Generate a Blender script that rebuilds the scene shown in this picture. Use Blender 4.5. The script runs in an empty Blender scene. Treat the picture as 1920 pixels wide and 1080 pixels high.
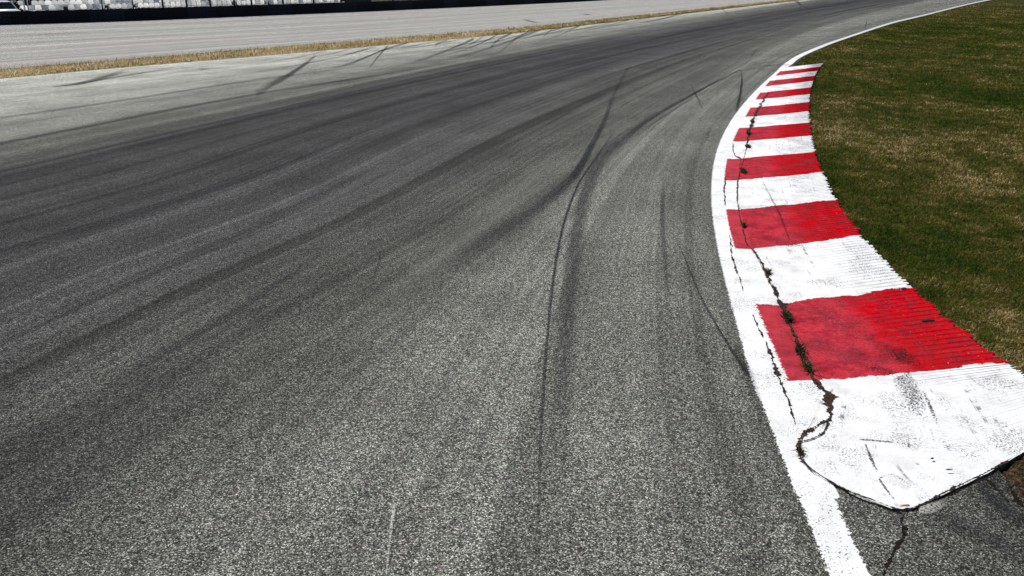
import bpy, bmesh, math, random
import numpy as np
from mathutils import Vector, Matrix
random.seed(7); rng = np.random.default_rng(7)
S = bpy.context.scene; C = S.collection

# ------------------------------------------------------------------ camera, sky, sun, exposure
F, YH, H = 1600.0, -45.0, 3.0                 # focal length in px of a 1920 wide frame, horizon row, eye height
TH = math.atan((540 - YH) / F)
cam = bpy.data.objects.new('camera', bpy.data.cameras.new('camera')); C.objects.link(cam)
cam.location = (0, 0, H); cam.rotation_euler = (math.pi / 2 - TH, 0, 0)
cam.data.sensor_width = 36; cam.data.lens = 36 * F / 1920; cam.data.clip_end = 6000; cam.data.clip_start = .05
S.camera = cam
SUN_EL, SUN_AZ = math.radians(50), math.radians(-32)    # azimuth from straight ahead, negative = left
w = bpy.data.worlds.new('World'); S.world = w; w.use_nodes = True
nt = w.node_tree; bgn = nt.nodes['Background']; sk = nt.nodes.new('ShaderNodeTexSky')
sk.sky_type = 'NISHITA'; sk.sun_disc = False; sk.sun_elevation = SUN_EL; sk.sun_rotation = SUN_AZ
nt.links.new(sk.outputs[0], bgn.inputs[0]); bgn.inputs[1].default_value = .07
sl = bpy.data.lights.new('sun', 'SUN'); sl.energy = 3.6; sl.angle = math.radians(.5); sl.color = (1, .965, .91)
so = bpy.data.objects.new('sun', sl); C.objects.link(so)
sd = Vector((math.sin(SUN_AZ) * math.cos(SUN_EL), math.cos(SUN_AZ) * math.cos(SUN_EL), math.sin(SUN_EL)))
so.rotation_euler = sd.to_track_quat('Z', 'Y').to_euler(); so.location = sd * 60
S.view_settings.view_transform = 'Standard'; S.view_settings.look = 'None'
S.view_settings.exposure = .35; S.view_settings.gamma = 1

# ------------------------------------------------------------------ helpers
def at(px, py, z=0.0):
    """point of the place at height z that the photo shows at pixel px, py"""
    x, y = px - 960, py - 540
    fy = F * math.cos(TH) - y * math.sin(TH); dz = F * math.sin(TH) + y * math.cos(TH)
    k = (H - z) / dz
    return Vector((x * k, fy * k, z))
def atv(P, z=0.0):
    return np.array([at(a, b, z)[:] for a, b in P])
def crom(P, n):
    """Catmull-Rom through P, n samples per span"""
    P = np.asarray(P, float); Q = np.vstack([2 * P[0] - P[1], P, 2 * P[-1] - P[-2]]); out = []
    for i in range(len(P) - 1):
        a, b, c, d = Q[i:i + 4]
        for t in np.arange(n) / n:
            out.append(.5 * (2 * b + (c - a) * t + (2 * a - 5 * b + 4 * c - d) * t * t + (3 * b - 3 * c + d - a) * t ** 3))
    out.append(P[-1]); return np.array(out)
def resample(P, n):
    d = np.r_[0, np.cumsum(np.linalg.norm(np.diff(P, axis=0), axis=1))]; q = np.linspace(0, d[-1], n)
    return np.stack([np.interp(q, d, P[:, k]) for k in range(P.shape[1])], 1)
def mesh_obj(name, V, Fc, mat, parent=None, uv=None, attr=None, smooth=False):
    me = bpy.data.meshes.new(name); me.from_pydata([tuple(map(float, v)) for v in V], [], [tuple(map(int, f)) for f in Fc]); me.update()
    o = bpy.data.objects.new(name, me); C.objects.link(o)
    if mat is not None:
        for m in (mat if isinstance(mat, list) else [mat]): me.materials.append(m)
    if uv is not None:
        l = me.uv_layers.new(name='UVMap'); idx = np.empty(len(me.loops), int); me.loops.foreach_get('vertex_index', idx)
        l.data.foreach_set('uv', np.asarray(uv, float)[idx].ravel())
    if attr is not None:
        a = me.attributes.new('strength', 'FLOAT', 'POINT'); a.data.foreach_set('value', np.asarray(attr, float))
    if smooth: me.polygons.foreach_set('use_smooth', [True] * len(me.polygons))
    if parent: o.parent = parent
    return o
def grid_faces(r, c):
    return [(i * c + j, i * c + j + 1, (i + 1) * c + j + 1, (i + 1) * c + j) for i in range(r - 1) for j in range(c - 1)]
def up(o):
    bm = bmesh.new(); bm.from_mesh(o.data)
    if sum(f.normal.z * f.calc_area() for f in bm.faces) < 0: bmesh.ops.reverse_faces(bm, faces=bm.faces)
    bm.to_mesh(o.data); bm.free()
def bm_obj(name, bm, mat, parent=None, smooth=False):
    me = bpy.data.meshes.new(name); bm.to_mesh(me); bm.free(); o = bpy.data.objects.new(name, me); C.objects.link(o)
    for m in (mat if isinstance(mat, list) else [mat]): me.materials.append(m)
    if smooth: me.polygons.foreach_set('use_smooth', [True] * len(me.polygons))
    if parent: o.parent = parent
    return o
def box(bm, x0, y0, z0, x1, y1, z1, bev=0):
    r = bmesh.ops.create_cube(bm, size=1); vs = r['verts']
    for v in vs: v.co = Vector((x0 + (v.co.x + .5) * (x1 - x0), y0 + (v.co.y + .5) * (y1 - y0), z0 + (v.co.z + .5) * (z1 - z0)))
    if bev:
        es = list({e for v in vs for e in v.link_edges})
        bmesh.ops.bevel(bm, geom=es, offset=bev, segments=2, affect='EDGES')
def tag(o, label=None, cat=None, group=None, kind=None):
    for k, v in (('label', label), ('category', cat), ('group', group), ('kind', kind)):
        if v: o[k] = v
    return o
def empty(name, loc, rz=0):
    o = bpy.data.objects.new(name, None); o.empty_display_size = .2; C.objects.link(o); o.location = loc; o.rotation_euler.z = rz; return o
def copy_tree(o, parent=None):
    c = o.copy(); C.objects.link(c); c.parent = parent
    for ch in list(o.children): copy_tree(ch, c)
    return c

# ------------------------------------------------------------------ node shorthand
class NT:
    def __init__(s, name):
        s.m = bpy.data.materials.new(name); s.m.use_nodes = True; s.t = s.m.node_tree
        s.b = s.t.nodes['Principled BSDF']; s.out = s.t.nodes['Material Output']
    def put(s, sock, v):
        if hasattr(v, 'is_output'): s.t.links.new(v, sock)
        elif v is not None:
            if isinstance(v, (tuple, list)) and len(v) == 3 and len(sock.default_value) == 4: v = (*v, 1)
            sock.default_value = v
    def n(s, typ, **kw):
        o = s.t.nodes.new(typ)
        for k, v in kw.items(): setattr(o, k, v)
        return o
    def math(s, op, a, b=None, c=None, clamp=False):
        o = s.n('ShaderNodeMath', operation=op, use_clamp=clamp); s.put(o.inputs[0], a)
        if b is not None: s.put(o.inputs[1], b)
        if c is not None: s.put(o.inputs[2], c)
        return o.outputs[0]
    def mr(s, v, a, b, c=0., d=1., smooth=True):
        o = s.n('ShaderNodeMapRange', interpolation_type='SMOOTHSTEP' if smooth else 'LINEAR')
        s.put(o.inputs[0], v)
        for i, q in enumerate((a, b, c, d)): s.put(o.inputs[i + 1], q)
        return o.outputs[0]
    def mix(s, f, a, b, mode='MIX'):
        o = s.n('ShaderNodeMix', data_type='RGBA', blend_type=mode); o.clamp_factor = True
        s.put(o.inputs[0], f); s.put(o.inputs[6], a); s.put(o.inputs[7], b); return o.outputs[2]
    def noise(s, vec, scale, detail=3, rough=.5, dist=0):
        o = s.n('ShaderNodeTexNoise'); s.put(o.inputs['Vector'], vec); o.inputs['Scale'].default_value = scale
        o.inputs['Detail'].default_value = detail; o.inputs['Roughness'].default_value = rough; o.inputs['Distortion'].default_value = dist
        return o.outputs[0]
    def vor(s, vec, scale, feat='F1', out='Color'):
        o = s.n('ShaderNodeTexVoronoi', feature=feat); s.put(o.inputs['Vector'], vec); o.inputs['Scale'].default_value = scale
        return o.outputs[out]
    def map(s, vec, scale=(1, 1, 1), loc=(0, 0, 0), rot=(0, 0, 0)):
        o = s.n('ShaderNodeMapping'); s.put(o.inputs[0], vec); o.inputs[1].default_value = loc; o.inputs[2].default_value = rot; o.inputs[3].default_value = scale
        return o.outputs[0]
    def ramp(s, f, stops):
        o = s.n('ShaderNodeValToRGB'); s.put(o.inputs[0], f); e = o.color_ramp.elements
        while len(e) < len(stops): e.new(.5)
        for q, (p, c) in zip(e, stops):
            q.position = p; q.color = (*((c,) * 3 if isinstance(c, (int, float)) else c), 1)
        return o.outputs[0]
    def sep(s, v):
        o = s.n('ShaderNodeSeparateXYZ'); s.put(o.inputs[0], v); return o.outputs
    def sepc(s, v):
        o = s.n('ShaderNodeSeparateColor'); s.put(o.inputs[0], v); return o.outputs
    def obj(s): return s.n('ShaderNodeNewGeometry').outputs['Position']
    def uv(s): return s.n('ShaderNodeTexCoord').outputs['UV']
    def bump(s, h, strength=.4, dist=.01):
        o = s.n('ShaderNodeBump'); o.inputs['Strength'].default_value = strength; o.inputs['Distance'].default_value = dist
        s.put(o.inputs['Height'], h); s.t.links.new(o.outputs[0], s.b.inputs['Normal'])
    def done(s, col, rough=.8, spec=.3, metal=0):
        s.put(s.b.inputs['Base Color'], col); s.put(s.b.inputs['Roughness'], rough); s.put(s.b.inputs['Specular IOR Level'], spec); s.put(s.b.inputs['Metallic'], metal)
        return s.m
def plain(name, col, rough=.6, spec=.3, metal=0, var=.15, scale=6):
    N = NT(name); q = N.noise(N.obj(), scale, 3)
    return N.done(N.mix(N.mr(q, .3, .7), tuple(c * (1 - var) for c in col), tuple(min(1, c * (1 + var)) for c in col)), rough, spec, metal)

def grain(N, P, lo=.10, hi=3.0, size=128):
    """exposed aggregate: stones of random tone, a few pale or dark, set in bitumen; returns a multiplier and a bump height"""
    st = N.sepc(N.vor(P, size))
    r = N.ramp(st[0], [(0, lo), (.4, .45), (.7, 1.05), (.88, 1.9), (1, hi)])
    d = N.vor(P, size, 'DISTANCE_TO_EDGE', 'Distance')
    gap = N.mr(d, .02, .16, .35, 1)
    fine = N.mr(N.noise(P, 240, 2), .25, .75, .72, 1.28)
    mid = N.mr(N.noise(P, 22, 4, .6), .25, .75, .76, 1.24)
    g = N.math('MULTIPLY', N.math('MULTIPLY', r, gap), N.math('MULTIPLY', fine, mid))
    return g, N.math('ADD', d, N.math('MULTIPLY', st[1], .35)), st[2]

# ------------------------------------------------------------------ materials of the setting
def mat_track():
    N = NT('worn_asphalt'); P = N.obj(); uv = N.uv(); su = N.sep(uv); t = su[0]
    wob = N.math('MULTIPLY', N.math('SUBTRACT', N.noise(N.map(uv, (3, .03, 1)), 1, 2), .5), .07)
    tw = N.math('ADD', t, wob)
    # rubber laid along the racing line, across the width of the track
    base = N.ramp(tw, [(0, .085), (.14, .19), (.22, .225), (.30, .235), (.36, .265), (.41, .228), (.46, .158), (.52, .112), (.60, .083), (.67, .064), (.70, .062), (.74, .090), (.80, .20), (.85, .31), (.92, .52), (1, .64)])
    s1 = N.mr(N.noise(N.map(uv, (34, .022, 1)), 1, 4, .6), .3, .7, N.mr(t, .76, .88, .78, .88), N.mr(t, .76, .88, 1.24, 1.12))
    calm = N.math('MULTIPLY', N.mr(t, .40, .55), N.mr(t, .76, .88, 1, .25))
    s2 = N.mr(N.noise(N.map(uv, (120, .03, 1), (3, 7, 0)), 1, 3, .55), .28, .72, N.mr(calm, 0, 1, .95, .80), N.mr(calm, 0, 1, 1.05, 1.22))
    s3 = N.mr(N.noise(N.map(uv, (420, .07, 1), (1, 2, 0)), 1, 2, .5), .3, .7, N.mr(calm, 0, 1, .93, .84), N.mr(calm, 0, 1, 1.07, 1.17))
    dk = N.mr(N.noise(N.map(uv, (60, .013, 1), (9, 1, 0)), 1, 2, .5), .56, .68, 1, N.mr(calm, 0, 1, .92, .58))
    lt = N.mr(N.noise(N.map(uv, (85, .011, 1), (4, 8, 0)), 1, 2, .5), .56, .70, 1, N.mr(calm, 0, 1, 1.03, 1.14)); dk = N.math('MULTIPLY', dk, lt)
    blot = N.mr(N.noise(P, .55, 4, .55), .3, .7, .84, 1.16)
    g, h, rnd = grain(N, P)
    k = N.math('MULTIPLY', N.math('MULTIPLY', s1, s2), N.math('MULTIPLY', N.math('MULTIPLY', s3, dk), blot))
    k = N.math('MULTIPLY', k, g)
    tint = N.mix(rnd, (1.0, .975, .84), (.97, 1.0, .88))
    tint = N.mix(N.mr(N.noise(P, 9, 3), .58, .72), tint, (1.07, .97, .93))
    rub = N.mr(tw, .5, .58); rub = N.math('MULTIPLY', rub, N.mr(tw, .72, .78, 1, 0))
    tint = N.mix(rub, tint, (1.0, .985, .975))
    val = N.math('MULTIPLY', N.sepc(base)[0], k)
    col = N.mix(1., tint, val, 'MULTIPLY')
    N.bump(h, .55, .006)
    return N.done(col, .95, .06)
def mat_apron():
    N = NT('pale_runoff_asphalt'); P = N.obj(); uv = N.uv()
    s1 = N.mr(N.noise(N.map(uv, (1.2, .02, 1)), 1, 4, .6), .3, .7, .78, 1.2)
    s2 = N.mr(N.noise(N.map(uv, (5, .06, 1)), 1, 3), .3, .7, .86, 1.12)
    g, h, rnd = grain(N, P, .5, 1.5)
    v = N.math('MULTIPLY', N.math('MULTIPLY', s1, s2), N.math('MULTIPLY', g, .50))
    tint = N.mix(N.mr(N.noise(N.map(uv, (.4, .05, 1)), 1, 2), .35, .65), (1.04, .97, .90), (.99, 1., .91))
    N.bump(h, .4, .005)
    return N.done(N.mix(1., tint, v, 'MULTIPLY'), .95, .05)
def mat_ground():
    N = NT('dry_soil_and_thatch'); P = N.obj()
    a = N.noise(P, 1.1, 5, .6); b = N.noise(P, 14, 4, .65); c = N.noise(P, 70, 3, .6)
    col = N.mix(N.mr(a, .35, .65), (.030, .030, .010), (.060, .042, .020))
    col = N.mix(N.mr(b, .5, .75), col, (.11, .08, .042))
    col = N.mix(N.mr(c, .35, .7), col, N.mix(1., col, (.35, .35, .35), 'MULTIPLY'))
    N.bump(N.math('ADD', b, c), .8, .03)
    return N.done(col, .95, .1)
def paint_nodes(N, uv, P, band):
    """white kerb paint with red blocks; u = across (0 at the joint, 1 at the grass), v = along in blocks"""
    su = N.sep(uv); t, s = su[0], su[1]
    ps = N.math('ADD', s, N.math('MULTIPLY', N.math('SUBTRACT', N.noise(P, 18, 3, .6), .5), .05))
    ps = N.math('ADD', ps, N.math('MULTIPLY', N.math('SUBTRACT', N.noise(P, 2.2, 2), .5), .10))
    fr = N.math('FRACT', N.math('MULTIPLY', ps, .5))
    red = N.math('MULTIPLY', N.mr(fr, .497, .501, 1, 0), N.math('MULTIPLY', N.math('GREATER_THAN', ps, 0), N.math('LESS_THAN', ps, 15.0)))
    low = N.mr(fr, 0, .004); red = N.math('MULTIPLY', red, low)
    edge = N.math('ADD', t, N.math('MULTIPLY', N.math('SUBTRACT', N.noise(P, 30, 3), .5), .14))
    red = N.math('MULTIPLY', red, N.mr(edge, -.52, -.48))
    worn = N.mr(N.math('ADD', t, N.math('MULTIPLY', N.math('SUBTRACT', N.noise(P, 3.5, 6, .7), .5), .5)), .34, .60, 1, 0)
    rr = N.mix(worn, (.53, .001, .006), (.50, .034, .052))
    rr = N.mix(N.mr(N.noise(P, 5, 5, .68), .42, .68, 0, .75), rr, (.27, .010, .018))
    rr = N.mix(N.mr(N.noise(N.map(P, (3, 9, 3)), 2, 4, .6), .50, .72, 0, .35), rr, (.50, .05, .075))
    rr = N.mix(N.math('MULTIPLY', N.mr(N.noise(P, 3.2, 4, .65), .46, .64), N.mr(t, .1, .75, .5, .22)), rr, (.20, .016, .030))
    wt = N.mix(N.mr(N.noise(P, 4, 4, .6), .4, .75), (.80, .80, .79), (.68, .67, .65))
    wt = N.mix(N.mr(s, 17, 27), wt, (.50, .50, .49))
    col = N.mix(red, wt, rr)
    return col, red, t, s
def mat_kerb():
    N = NT('painted_kerb_concrete'); uv = N.uv(); P = N.obj()
    col, red, t, s = paint_nodes(N, uv, P, False)
    uvn = N.map(uv, (9, 7, 1))
    # tyre scuffs in streaks along the kerb, black specks where the paint has gone, grime in patches
    patch = N.mr(N.noise(P, 1.9, 3, .6), N.mr(red, 0, 1, .44, .40), N.mr(red, 0, 1, .66, .60))
    sp = N.noise(N.map(P, (85, 60, 60)), 1, 4, .68)
    spk = N.math('MULTIPLY', N.mr(sp, .51, .58), N.mr(patch, 0, 1, .12, 1))
    mot = N.mr(N.noise(P, 38, 4, .65), .3, .7, .72, 1.22); col = N.mix(red, col, N.mix(1., col, mot, 'MULTIPLY'))
    redk = N.math('MULTIPLY', spk, N.mr(red, 0, 1, .8, .8))
    col = N.mix(redk, col, (.035, .030, .030))
    stx = N.math('MULTIPLY', N.mr(N.noise(N.map(uv, (30, .8, 1)), 1, 3, .6), .58, .66), N.mr(N.noise(P, 9, 4, .7), .48, .62))
    col = N.mix(N.math('MULTIPLY', stx, .7), col, (.06, .055, .055))
    grime = N.math('MULTIPLY', N.mr(N.noise(P, 2.1, 5, .65), .52, .75), .35)
    col = N.mix(N.math('MULTIPLY', grime, N.mr(red, 0, 1, .75, 1)), col, (.12, .05, .06))
    chip = N.math('MULTIPLY', N.mr(N.noise(P, 46, 3, .6), .70, .73), N.mr(t, .45, .9))
    col = N.mix(chip, col, (.75, .70, .68))
    N.bump(N.math('ADD', N.math('MULTIPLY', N.noise(P, 110, 3), .5), N.noise(P, 20, 3)), .35, .008)
    return N.done(col, 1., .0)
def mat_line():
    N = NT('road_line_paint'); uv = N.uv(); P = N.obj()
    col, red, t, s = paint_nodes(N, uv, P, True)
    g, h, rnd = grain(N, P)
    wear = N.noise(P, 2.4, 4, .6)
    vo = N.noise(P, 88, 3, .6)
    thr = N.mr(wear, .35, .75, .66, .55)
    hole = N.mr(N.math('SUBTRACT', vo, thr), 0, .03)
    bar = N.math('MULTIPLY', N.mr(s, 0, -1.6), .0)
    col = N.mix(hole, col, N.mix(1., (.05, .05, .048), g, 'MULTIPLY'))
    edg = N.noise(P, 40, 3, .6)
    N.bump(N.math('ADD', h, N.math('MULTIPLY', vo, .6)), .35, .006)
    N.done(col, .85, .08)
    # ragged paint edge on the track side
    eu = N.n('ShaderNodeAttribute', attribute_name='strength').outputs['Fac']
    a = N.mr(N.math('ADD', eu, N.math('MULTIPLY', N.math('SUBTRACT', edg, .5), .75)), .18, .26)
    N.put(N.b.inputs['Alpha'], a)
    return N.m
def mat_skid():
    N = NT('tyre_rubber_mark'); uv = N.uv(); P = N.obj(); su = N.sep(uv)
    a = N.n('ShaderNodeAttribute', attribute_name='strength').outputs['Fac']
    pr = N.mr(N.math('ABSOLUTE', N.math('SUBTRACT', su[0], .5)), .12, .5, 1, 0)
    stx = N.mr(N.noise(N.map(uv, (7, .12, 1)), 1, 3, .6), .3, .65, .45, 1)
    st = N.sepc(N.vor(P, 72))
    gr = N.mr(st[0], .55, 1, 1, .35)
    al = N.math('MULTIPLY', N.math('MULTIPLY', a, pr), N.math('MULTIPLY', stx, gr))
    N.put(N.b.inputs['Alpha'], al)
    return N.done(N.mix(N.noise(P, 60, 2), (.016, .016, .018), (.034, .034, .038)), .9, .06)
def mat_pale():
    N = NT('worn_pale_asphalt'); uv = N.uv(); P = N.obj(); su = N.sep(uv)
    a = N.n('ShaderNodeAttribute', attribute_name='strength').outputs['Fac']
    st = N.sepc(N.vor(P, 112))
    al = N.math('MULTIPLY', N.math('MULTIPLY', a, N.mr(N.math('ABSOLUTE', N.math('SUBTRACT', su[0], .5)), 0, .5, 1, 0)), N.mr(st[0], .2, .8, .5, 1.3))
    N.put(N.b.inputs['Alpha'], al)
    return N.done((.33, .325, .29), .95, .03)
def mat_scratch():
    N = NT('pale_scrape'); uv = N.uv(); P = N.obj(); su = N.sep(uv)
    a = N.n('ShaderNodeAttribute', attribute_name='strength').outputs['Fac']
    al = N.math('MULTIPLY', a, N.mr(N.noise(P, 70, 3, .6), .38, .55))
    al = N.math('MULTIPLY', al, N.mr(N.math('ABSOLUTE', N.math('SUBTRACT', su[0], .5)), .2, .5, 1, 0))
    N.put(N.b.inputs['Alpha'], al)
    return N.done((.6, .58, .54), .8, .2)
def mat_crack():
    N = NT('crack_soil'); P = N.obj()
    col = N.mix(N.mr(N.noise(P, 70, 4, .65), .38, .68), (.008, .006, .005), (.085, .058, .038))
    return N.done(col, .95, .05)
def mat_grass(name, stops, patch=.45, amp=2.2, transl=.25, spots=(), mid=.5):
    N = NT(name); P = N.obj(); r = N.n('ShaderNodeNewGeometry').outputs['Random Per Island']
    h = N.n('ShaderNodeAttribute', attribute_name='strength').outputs['Fac']
    a = N.noise(N.map(P, (1, .5, 1)), patch, 4, .62); b = N.noise(P, 2.3, 3, .6)
    f = N.math('ADD', N.math('ADD', N.math('MULTIPLY', N.math('SUBTRACT', a, .5), amp), N.math('MULTIPLY', N.math('SUBTRACT', b, .5), 1.5)), N.math('ADD', N.math('MULTIPLY', N.math('SUBTRACT', r, .5), .8), mid))
    for c_, rad, am in spots:
        dn = N.n('ShaderNodeVectorMath', operation='DISTANCE'); N.put(dn.inputs[0], P); dn.inputs[1].default_value = c_
        f = N.math('ADD', f, N.mr(dn.outputs['Value'], 0, rad, am, 0))
    col = N.ramp(f, stops)
    N.done(col, .9, .0)
    tr = N.n('ShaderNodeBsdfTranslucent'); N.put(tr.inputs[0], col); mx = N.n('ShaderNodeMixShader'); mx.inputs[0].default_value = transl
    N.t.links.new(N.b.outputs[0], mx.inputs[1]); N.t.links.new(tr.outputs[0], mx.inputs[2]); N.t.links.new(mx.outputs[0], N.out.inputs[0])
    return N.m
M_track, M_apron, M_ground, M_kerb, M_line = mat_track(), mat_apron(), mat_ground(), mat_kerb(), mat_line()
def mat_scuff():
    N = NT('scuffed_rubber_on_paint'); uv = N.uv(); P = N.obj(); su = N.sep(uv)
    a = N.n('ShaderNodeAttribute', attribute_name='strength').outputs['Fac']
    pr = N.mr(N.math('ABSOLUTE', N.math('SUBTRACT', su[0], .5)), .1, .5, 1, 0)
    f = N.noise(N.map(P, (70, 95, 60)), 1, 4, .7)
    al = N.mr(f, N.math('SUBTRACT', .72, N.math('MULTIPLY', N.math('MULTIPLY', a, pr), .36)), N.math('SUBTRACT', .78, N.math('MULTIPLY', N.math('MULTIPLY', a, pr), .32)))
    N.put(N.b.inputs['Alpha'], N.math('MULTIPLY', al, .85)); return N.done((.018, .014, .018), .9, .04)
M_scuff = mat_scuff()
M_dark = plain('dark_crack_soil', (.018, .014, .011), .95, 0, var=.5, scale=60)
M_pale = mat_pale()
M_skid, M_scr, M_crack = mat_skid(), mat_scratch(), mat_crack()
N = NT('dirty_concrete_side'); q = N.noise(N.obj(), 35, 4, .65)
M_side = N.done(N.mix(N.mr(q, .35, .7), (.02, .016, .012), (.16, .125, .085)), .95, .03)
M_field = mat_grass('mown_grass', [(0, (.028, .062, .008)), (.3, (.078, .112, .014)), (.52, (.140, .140, .026)), (.68, (.20, .140, .040)), (.86, (.34, .245, .085)), (1, (.62, .48, .24))], .5, 1.7, .3, [(at(1860, 285)[:], 4.5, .13), (at(1640, 245)[:], 3, .06), (at(1890, 175)[:], 7, -.26), (at(1720, 450)[:], 2.4, -.14), (at(1880, 60)[:], 30, -.14)], .44)
M_straw = mat_grass('dry_straw_grass', [(0, (.13, .10, .02)), (.25, (.30, .20, .06)), (.5, (.54, .40, .19)), (.8, (.76, .58, .36)), (1, (.88, .76, .56))], .8, 2.2, .5)
M_vgreen = mat_grass('verge_green', [(0, (.03, .045, .006)), (.4, (.075, .085, .014)), (.7, (.16, .14, .03)), (1, (.32, .24, .09))], .5)
M_weed = mat_grass('weed_leaf', [(0, (.026, .030, .013)), (.5, (.048, .050, .022)), (.8, (.085, .065, .034)), (1, (.13, .085, .045))], 4)

# ------------------------------------------------------------------ curves read from the photo, as points on the ground
Li = [(1545,718),(1465,567),(1412,461),(1386,396),(1383,337),(1392,299),(1402,264),(1408,240),(1417,215),(1424,200),(1434,185),(1440,174),(1448,159),(1453,153),(1463,139),(1468,133),(1477,126)]
Ri = [(1885,680),(1705,538),(1617,439),(1568,376),(1537,322),(1528,287),(1521,252),(1518,228),(1516,208),(1516,193.6),(1518,175.5),(1520,164),(1524,150.5),(1527,143),(1533,132),(1537,125.5),(1544,118)]
Wi = [(1413,722),(1368,570),(1345,463),(1335,398),(1336,338),(1339,300),(1350,264),(1361,242),(1375,218),(1386,204),(1401,187),(1412,176),(1426,161),(1433,154),(1447,141),(1455,134),(1463,126)]
KZ = .055                                    # height of the kerb's outer edge
sI = np.arange(17.)
def sfit(P, z):
    G = atv(P, z)
    px, py = np.polyfit(sI, G[:, 0], 6), np.polyfit(sI, G[:, 1], 5)
    return lambda s: np.stack([np.polyval(px, s), np.polyval(py, s)], -1)
fL, fR, fW = sfit(Li, 0.012), sfit(Ri, KZ), sfit(Wi, 0)

# ------------------------------------------------------------------ ground, track, run-off
R_ = 2600
gv = [(-R_, -R_, -.035), (R_, -R_, -.035), (R_, R_, -.035), (-R_, R_, -.035)]
tag(mesh_obj('ground', gv, [(0, 1, 2, 3)], M_ground), kind='structure')

streams = [
 (0., [(2420,1420),(2060,1060),(1950,965),(1878,902),(1790,800),(1680,690),(1570,560),(1490,440),(1450,360),(1440,290),(1450,230),(1475,165),(1494,118),(1560,82.5),(1640,54),(1728,31),(1853,1),(1960,-15),(2100,-25)]),
 (.15, [(1700,1420),(1555,1080),(1488,918),(1407,704),(1352,500),(1334,380),(1340,294),(1372,222),(1433,153),(1472,117),(1494,103),(1580,70),(1670,41),(1725,28.5),(1850,-1),(1950,-16),(2080,-26)]),
 (.30, [(1020,1420),(1030,1080),(1060,800),(1090,600),(1130,450),(1190,320),(1270,220),(1360,150),(1450,100),(1560,55),(1700,20),(1790,0),(1870,-13),(2000,-26)]),
 (.45, [(-500,1500),(70,1080),(560,715),(860,490),(1060,340),(1200,235),(1330,150),(1450,85),(1560,42),(1680,12),(1760,-4),(1830,-15),(1950,-27)]),
 (.60, [(-1400,960),(-500,670),(0,484),(380,366),(700,239),(960,158),(1160,104),(1330,66),(1500,30),(1650,3),(1720,-9),(1800,-20),(1880,-28)]),
 (.72, [(-1600,680),(-500,450),(0,340),(350,255),(700,172),(960,115),(1200,68),(1400,33),(1560,8),(1640,-5),(1720,-18),(1800,-28)]),
 (.82, [(-1600,560),(-500,365),(0,267),(420,190),(700,137),(960,90),(1200,50),(1400,20),(1520,3),(1600,-9),(1680,-21),(1740,-29)]),
 (1., [(-1600,320),(-500,198),(0,148),(240,126),(480,106),(720,85),(960,63),(1200,35.5),(1440,7.5),(1500,0.5),(1570,-9),(1640,-21),(1690,-29)])]
NR = 260
ST = [resample(atv(crom(P, 12)), NR) for _, P in streams]; TS = np.array([a for a, _ in streams])
# finer cross-wise columns by monotone cubic over t
cols = np.unique(np.r_[np.linspace(0, 1, 61)])
def pchip(x, y, q):
    h = np.diff(x); dl = np.diff(y, axis=0) / h[:, None]; d = np.zeros_like(y)
    for i in range(1, len(x) - 1):
        w1, w2 = 2 * h[i] + h[i - 1], h[i] + 2 * h[i - 1]; ok = dl[i - 1] * dl[i] > 0
        with np.errstate(all='ignore'): d[i] = np.where(ok, (w1 + w2) / (w1 / dl[i - 1] + w2 / dl[i]), 0)
    d[0], d[-1] = dl[0], dl[-1]
    k = np.clip(np.searchsorted(x, q) - 1, 0, len(x) - 2); s = ((q - x[k]) / h[k])[:, None]; hh = h[k][:, None]
    return (2*s**3-3*s**2+1)*y[k] + (s**3-2*s**2+s)*hh*d[k] + (-2*s**3+3*s**2)*y[k+1] + (s**3-s**2)*hh*d[k+1]
rows = []
for j in range(NR):
    rows.append(pchip(TS, np.array([s[j] for s in ST]), cols))
V = np.array(rows).reshape(-1, 3); V[:, 2] = 0
mid = ST[4]; arc = np.r_[0, np.cumsum(np.linalg.norm(np.diff(mid, axis=0), axis=1))]
UV = np.stack([np.tile(cols, NR), np.repeat(arc, len(cols))], 1)
track = mesh_obj('track', V, grid_faces(NR, len(cols)), M_track, uv=UV); up(track); tag(track, kind='structure')

barrier_img = [(-700,64),(-300,55.5),(0,47),(240,39.5),(480,30),(720,20),(960,9),(1140,0),(1300,-9),(1420,-17)]
BAR = resample(atv(crom(barrier_img, 10)), 400)
BAR = BAR[:, :2]
strip_hi = [(-1600,295),(-500,178),(0,130),(240,111),(480,91),(720,72.5),(960,53),(1200,28.5),(1440,4),(1500,-2.5),(1570,-12),(1640,-22.5),(1690,-30)]
SHI = resample(atv(crom(strip_hi, 12)), NR)
SLO = ST[-1]
bo = resample(np.c_[BAR, np.zeros(len(BAR))], NR)
V = []; U = []
for j in range(NR):
    b = bo[j] + (bo[j] - SHI[j]) * .12
    for q in np.linspace(0, 1, 12):
        p = SHI[j] * (1 - q) + b * q; V.append((p[0], p[1], -.002)); U.append((q * 26, j * .6))
apron = mesh_obj('runoff_area', V, grid_faces(NR, 12), M_apron, uv=U); up(apron); tag(apron, kind='structure')
# paved yard behind the barrier
N = NT('yard_gravel'); M_yard = N.done(N.mix(N.mr(N.noise(N.obj(), 3, 4), .3, .7), (.10, .095, .085), (.19, .18, .16)), .9, .1)
V = []
for j in range(NR):
    a = bo[j]; d = SHI[j] - bo[j]; d = d / np.linalg.norm(d)
    V += [(*(a - d * 2.2)[:2], .004), (*(a - d * 45)[:2], .004)]
yard = mesh_obj('yard', V, grid_faces(NR, 2), M_yard); up(yard); tag(yard, kind='structure')

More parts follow.
